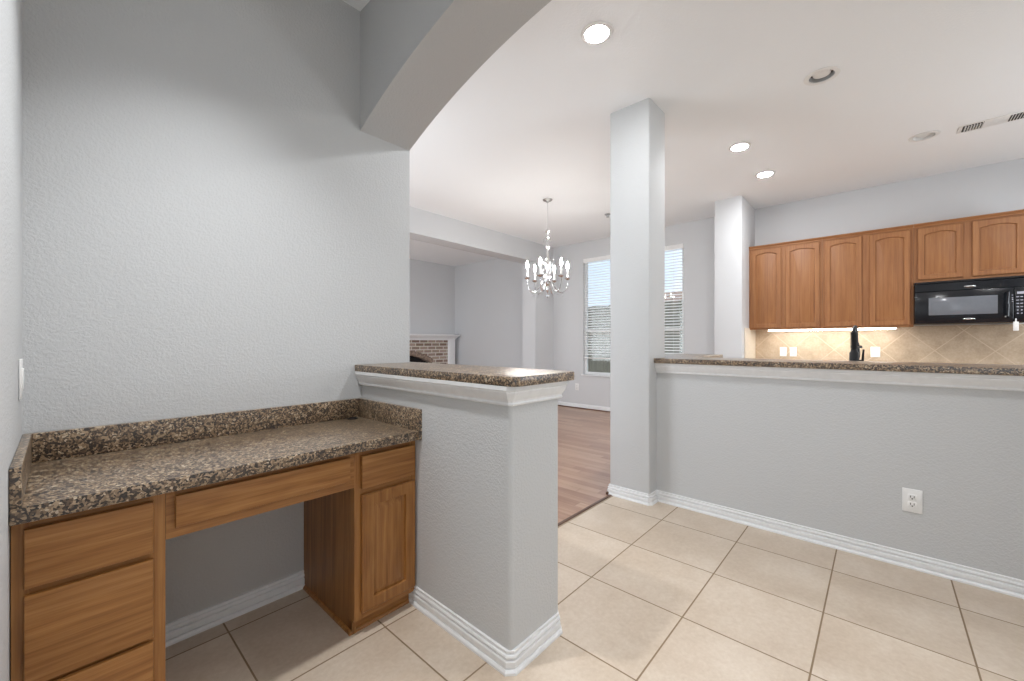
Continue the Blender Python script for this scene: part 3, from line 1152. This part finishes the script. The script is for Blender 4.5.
for r_ in range(6):
    for c_ in range(3):
        yy = yg - 0.022 - c_ * 0.024
        zz = 1.645 - r_ * 0.031
        if r_ >= 4:
            b = B()
            lathe(b, [(0, 0), (0.006, 0), (0.005, 0.002), (0, 0.002)], (MX + 0.002, yy, zz), 12, Matrix.Rotation(R(-90), 3, 'Y'))
        else:
            b = bx(MX + 0.0005, MX + 0.003, yy - 0.008, yy + 0.008, zz - 0.004, zz + 0.004)
        obj('key', b, M['print'], cp)
b = B()
for zz in (1.66, 1.635, 1.618, 1.60):
    box(b, MX - 0.0006, MX + 0.003, yg + 0.006, yg + 0.014, zz, zz + 0.007)
obj('indicator_marks', b, M['print'], door)

b = B()
box(b, 6.017, 6.0285, -0.962, -0.928, 1.326, 1.412, bev=0.004)
box(b, 6.020, 6.0285, -0.950, -0.940, 1.411, 1.440, bev=0.002)
tag(obj('hanging_tag', b, M['plastic']), 'small white tag hanging below the right end of the microwave', 'tag')

# ------------------------------------------------------------------ outlets and switches


def plate(name, label, cat, fn, kind, group=None, loc=(0, 0, 0), hh=0.0625, hw=0.039):
    """fn maps (u right, v up, d out of the wall)"""
    t = thing(name, label, cat, fn(0, 0, 0), group)

    def ubox(b, u0, u1, v0, v1, d0, d1, bev=0.0):
        p, q = Vector(fn(u0, v0, d0)), Vector(fn(u1, v1, d1))
        box(b, min(p.x, q.x), max(p.x, q.x), min(p.y, q.y), max(p.y, q.y), min(p.z, q.z), max(p.z, q.z), bev=bev)
    b = B()
    ubox(b, -hw, hw, -hh, hh, 0.0005, 0.006, 0.002)
    obj('cover_plate', b, M['plastic'], t)
    if kind == 'outlet':
        for s in (-1, 1):
            b = B()
            ubox(b, -0.017, 0.017, s * 0.0195 - 0.0145, s * 0.0195 + 0.0145, 0.004, 0.0085, 0.002)
            rc = obj('receptacle', b, M['plastic'], t)
            b = B()
            ubox(b, -0.0085, -0.0055, s * 0.0195 - 0.003, s * 0.0195 + 0.008, 0.0078, 0.0091)
            ubox(b, 0.0055, 0.0085, s * 0.0195 - 0.003, s * 0.0195 + 0.008, 0.0078, 0.0091)
            ubox(b, -0.003, 0.003, s * 0.0195 - 0.011, s * 0.0195 - 0.005, 0.0078, 0.0091)
            obj('slots', b, M['slot'], rc)
    else:
        b = B()
        ubox(b, -0.017, 0.017, -0.033, 0.033, 0.004, 0.009, 0.002)
        obj('rocker', b, M['plastic'], t)
    return t


plate('wall_outlet', 'white electrical outlet low on the grey bar wall above the baseboard', 'outlet', lambda u, v, d: (XH - d, -0.127 - u, 0.364 + v), 'outlet')
BS = XW - 0.010
plate('light_switch', 'white rocker switch on the tile backsplash, left one of the pair', 'light switch', lambda u, v, d: (BS - d, 0.955 - u, 1.092 + v), 'switch', hh=0.06, hw=0.037)
plate('wall_outlet', 'white outlet on the tile backsplash, right one of the pair', 'outlet', lambda u, v, d: (BS - d, 0.845 - u, 1.092 + v), 'outlet', hh=0.06, hw=0.037)
plate('light_switch', 'white rocker switch on the tile backsplash, just right of the faucet', 'light switch', lambda u, v, d: (BS - d, 0.045 - u, 1.103 + v), 'switch', hh=0.06, hw=0.042)
plate('wall_outlet', 'white outlet low on the dining wall left of the window', 'outlet', lambda u, v, d: (XW - d, 4.17 - u, 0.39 + v), 'outlet')
plate('light_switch', 'white switch on the left wall above the granite desktop corner', 'light switch', lambda u, v, d: (XL + d, 1.985 + u, 1.105 + v), 'switch')

# ------------------------------------------------------------------ ceiling fittings


def lit_can(x, y, label, beam=0, watts=0):
    t = thing('recessed_light', label, 'ceiling light', (x, y, CEIL), 'round recessed ceiling lights')
    z = CEIL
    b = B()
    lathe(b, [(0.068, -0.001), (0.095, -0.001), (0.094, -0.005), (0.072, -0.009), (0.066, -0.006), (0.068, -0.001)], (x, y, z), 40)
    obj('trim_ring', b, M['plastic'], t)
    b = B()
    lathe(b, [(0.067, -0.003), (0.066, -0.009), (0.045, -0.013), (0, -0.015)], (x, y, z), 32)
    obj('lens', b, M['lens'] if not beam else M['lens_soft'], t)
    if beam:                      # deep-set lamp: a baffled beam instead of a bare lens
        d = bpy.data.lights.new('downlight_beam', 'SPOT')
        d.energy, d.spot_size, d.spot_blend, d.shadow_soft_size = watts, R(beam), 1.0, 0.05
        d.color = (0.97, 0.985, 1.0)
        o = bpy.data.objects.new('downlight_beam', d)
        o.location = (0, 0, -0.03)
        o.parent = t
        COL.objects.link(o)


def open_can(x, y, label, eyeball=False):
    t = thing('recessed_light', label, 'ceiling light', (x, y, CEIL), 'round recessed ceiling lights')
    z = CEIL
    b = B()
    lathe(b, [(0.073, 0.0), (0.102, -0.001), (0.101, -0.005), (0.078, -0.009), (0.071, -0.006), (0.073, 0.0)], (x, y, z), 40)
    obj('trim_ring', b, M['plastic'], t)
    b = B()
    lathe(b, [(0.0735, 0.0), (0.073, 0.05), (0.070, 0.14), (0, 0.14)], (x, y, z), 32)
    obj('baffle', b, M['baffle'] if not eyeball else M['plastic'], t)
    if eyeball:
        b = B()
        lathe(b, [(0, 0.034), (0.03, 0.03), (0.052, 0.03), (0.060, 0.034), (0.064, 0.06), (0.05, 0.10), (0, 0.12)], (0, 0, 0), 28)
        bmesh.ops.transform(b, matrix=Matrix.Translation((x, y, z)) @ Matrix.Rotation(R(18), 4, 'Y'), verts=b.verts)
        obj('eyeball', b, M['plastic'], t)
    else:
        b = B()
        lathe(b, [(0.052, 0.030), (0.072, 0.030), (0.072, 0.034), (0.052, 0.034), (0.052, 0.030)], (x, y, z), 32)
        obj('dark_gap_ring', b, M['gap_shade'], t)  # dark ring painted in for the shaded gap round the bulb
        b = B()
        lathe(b, [(0, 0.004), (0.03, 0.005), (0.050, 0.010), (0.054, 0.022), (0.045, 0.06), (0.03, 0.11), (0, 0.12)], (x, y, z), 28)
        obj('bulb', b, M['plastic'], t)


lit_can(2.132, 1.247, 'lit recessed light nearest the viewer, in front of the tall column')
lit_can(4.27, 0.979, 'lit recessed light right of the column, nearer one of the small pair')
lit_can(5.148, 0.934, 'lit recessed light closest to the white end wall beside the cabinets')
open_can(*CANS[0][:2], 'unlit recessed light with a dark inner ring, over the bar')
open_can(*CANS[1][:2], 'unlit white recessed light near the ceiling vent', True)
# lamps out of view: desk and hall ones inferred from shadows, others assumed
lit_can(0.42, 1.43, 'lit recessed light straight above the granite desktop', 94, 140)
lit_can(2.10, -0.02, 'lit recessed light on the hall ceiling right of the arch')
lit_can(0.50, -0.75, 'added fill light behind the viewer in the nook', 130, 55)  # unseen lamp added as fill for the nook
lit_can(4.30, -1.30, 'lit recessed light over the kitchen floor right of the vent')
lit_can(3.75, -1.70, 'added fill light over the kitchen floor behind the bar')  # unseen lamp added so the floor bounces light to the ceiling
lit_can(3.30, 6.30, 'lit recessed light in the living room before the fireplace')

vt = thing('ceiling_vent', 'long white ceiling vent with two slatted grilles above the microwave', 'vent', (5.19, -0.70, CEIL))
b = B()
box(b, 5.105, 5.275, -0.925, -0.495, CEIL - 0.006, CEIL - 0.0005, bev=0.003)
obj('frame', b, M['plastic'], vt)
for ya, yb_ in ((-0.64, -0.52), (-0.90, -0.78)):
    g = obj('grille_gap', bx(5.125, 5.255, ya, yb_, CEIL - 0.0075, CEIL - 0.0055), M['gap_shade'], vt)  # dark sheet in place of the shaded opening behind the louvres
    b = B()
    k = ya + 0.006
    while k < yb_:
        s_ = 1 if ya < -0.7 else -1
        prism(b, [(k, CEIL - 0.0075), (k + 0.003, CEIL - 0.0075), (k + 0.003 + s_ * 0.005, CEIL - 0.015), (k + s_ * 0.005, CEIL - 0.015)], 'x', 5.125, 5.255)
        k += 0.0165
    obj('louvres', b, M['plastic'], g)
b = B()
lathe(b, [(0, -0.001), (0.045, -0.001), (0.045, -0.008), (0.020, -0.014), (0.014, -0.035), (0.022, -0.040), (0.022, -0.043), (0, -0.044)], (5.26, 2.90, CEIL), 20)
tag(obj('sprinkler_head', b, M['steel']), 'small grey ceiling sprinkler just left of the tall column', 'sprinkler')

# ------------------------------------------------------------------ chandelier
HX, HY = 4.20, 3.175
ch = thing('chandelier', 'silver crystal chandelier with six lit candle bulbs over the dining floor', 'chandelier', (HX, HY, CEIL))
b = B()
lathe(b, [(0, 0), (0.062, 0), (0.062, -0.008), (0.050, -0.020), (0.020, -0.030), (0.012, -0.045), (0, -0.045)], (HX, HY, CEIL), 28)
obj('canopy', b, M['steel'], ch)
b = B()
tube(b, [(HX, HY, CEIL - 0.04), (HX, HY, 2.66)], 0.006, 10)
obj('rod', b, M['chrome'], ch)
b = B()
lathe(b, [(0, 2.68), (0.010, 2.675), (0.026, 2.655), (0.030, 2.640), (0.012, 2.625), (0.010, 2.59), (0.030, 2.570), (0.034, 2.555), (0.014, 2.53), (0.012, 2.48), (0.028, 2.46), (0.032, 2.44),
          (0.016, 2.42), (0.016, 2.30), (0.034, 2.27), (0.040, 2.24), (0.022, 2.20), (0.018, 2.10), (0.048, 2.06), (0.058, 2.02), (0.044, 1.97), (0.020, 1.94), (0.030, 1.91), (0.026, 1.885), (0.008, 1.86), (0, 1.845)],
      (HX, HY, 0), 24)
obj('centre_column', b, M['chrome'], ch)
RC = 0.262
for k in range(6):
    a = R(17 + 60 * k)
    dx, dy = math.cos(a), math.sin(a)

    def P(r, z):
        return (HX + dx * r, HY + dy * r, z)
    b = B()
    pts = [P(0.035, 2.02), P(0.07, 1.985), P(0.11, 1.91), P(0.15, 1.865), P(0.195, 1.855), P(0.235, 1.885), P(0.258, 1.95), P(RC, 2.02)]
    tube(b, pts, 0.0075, 8)
    tube(b, [P(0.02, 2.26), P(0.06, 2.29), P(0.09, 2.24), P(0.085, 2.16), P(0.05, 2.09)], 0.004, 6)
    arm = obj('arm', b, M['chrome'], ch)
    b = B()
    lathe(b, [(0, 2.015), (0.016, 2.018), (0.040, 2.036), (0.042, 2.042), (0.016, 2.038), (0.015, 2.055), (0, 2.055)], P(RC, 0), 18)
    obj('drip_pan', b, M['chrome'], arm)
    b = B()
    lathe(b, [(0, 2.05), (0.0125, 2.05), (0.0125, 2.160), (0, 2.160)], P(RC, 0), 14)
    obj('candle_sleeve', b, M['candle'], arm)
    b = B()
    lathe(b, [(0, 2.160), (0.009, 2.162), (0.0165, 2.185), (0.015, 2.21), (0.007, 2.24), (0, 2.262)], P(RC, 0), 14)
    obj('candle_bulb', b, M['flame'], arm)
    for r_, z_ in ((RC, 1.995), (0.195, 1.835), (0.10, 2.135), (0.085, 1.90)):
        b = B()
        lathe(b, [(0, 0.018), (0.004, 0.012), (0.010, -0.006), (0.006, -0.022), (0, -0.034)], P(r_, z_), 6)
        obj('crystal_drop', b, M['crystal'], arm)
b = B()
for k in range(10):
    a = R(36 * k)
    for r_, z_ in ((0.052, 2.53), (0.062, 1.985)):
        lathe(b, [(0, 0.014), (0.007, 0), (0.005, -0.018), (0, -0.028)], (HX + r_ * math.cos(a), HY + r_ * math.sin(a), z_), 6)
lathe(b, [(0, 1.845), (0.018, 1.825), (0.018, 1.808), (0, 1.785)], (HX, HY, 0), 8)
obj('crystal_skirt', b, M['crystal'], ch)

# ------------------------------------------------------------------ fireplace in the living room
fp = thing('fireplace', 'brick fireplace with a white mantel, glimpsed beyond the low wall', 'fireplace', (4.9, YL, 0))
FYf = 7.50
ox0, ox1, oz = 4.18, 5.62, 0.74
b = B()
n = 20
arcp = []
for i in range(n + 1):
    u = ox1 + (ox0 - ox1) * i / n
    s = 2 * i / n - 1
    arcp.append((u, oz + 0.20 * (1 - s * s)))
prism(b, [(ox1, 0)] + arcp + [(ox0, 0), (3.73, 0), (3.73, 1.26), (6.07, 1.26), (6.07, 0)], 'y', FYf, FYf + 0.12)
obj('brick_surround', b, M['brick'], fp)
b = B()
for i in range(28):
    def at(q, e):
        s = 2 * q - 1
        u = ox1 + (ox0 - ox1) * q
        return (u - s * e * 0.35, oz + 0.20 * (1 - s * s) + e)
    q0, q1 = i / 28 + 0.004, (i + 1) / 28 - 0.004
    prism(b, [at(q0, 0.0), at(q1, 0.0), at(q1, 0.10), at(q0, 0.10)], 'y', FYf - 0.012, FYf + 0.02)
obj('brick_arch', b, plain('pale_arch_brick', (0.36, 0.27, 0.21), 0.85, vary=0.3, scale=22), fp)
obj('firebox', bx(ox0 - 0.05, ox1 + 0.05, FYf + 0.121, YL - 0.002, 0.0, 1.05), M['firebox_black'], fp)
for x0, x1 in ((3.52, 3.73), (6.07, 6.28)):
    b = bx(x0, x1, FYf - 0.02, YL - 0.001, 0, 1.26, bev=0.004)
    box(b, x0 + 0.03, x1 - 0.03, FYf - 0.028, FYf - 0.019, 0.2, 1.18, bev=0.003)
    obj('pilaster', b, M['trim'], fp)
b = B()
box(b, 3.52, 6.28, FYf - 0.025, YL - 0.001, 1.26, 1.32)
sweep(b, [(3.52, YL - 0.001), (3.52, FYf - 0.025), (6.28, FYf - 0.025), (6.28, YL - 0.001)][::-1], [(0, 1.30), (0.012, 1.30), (0.02, 1.315), (0.05, 1.345), (0.055, 1.355), (0, 1.355)])
box(b, 3.44, 6.36, FYf - 0.105, YL - 0.001, 1.355, 1.395, bev=0.006)
obj('mantel', b, M['trim'], fp)
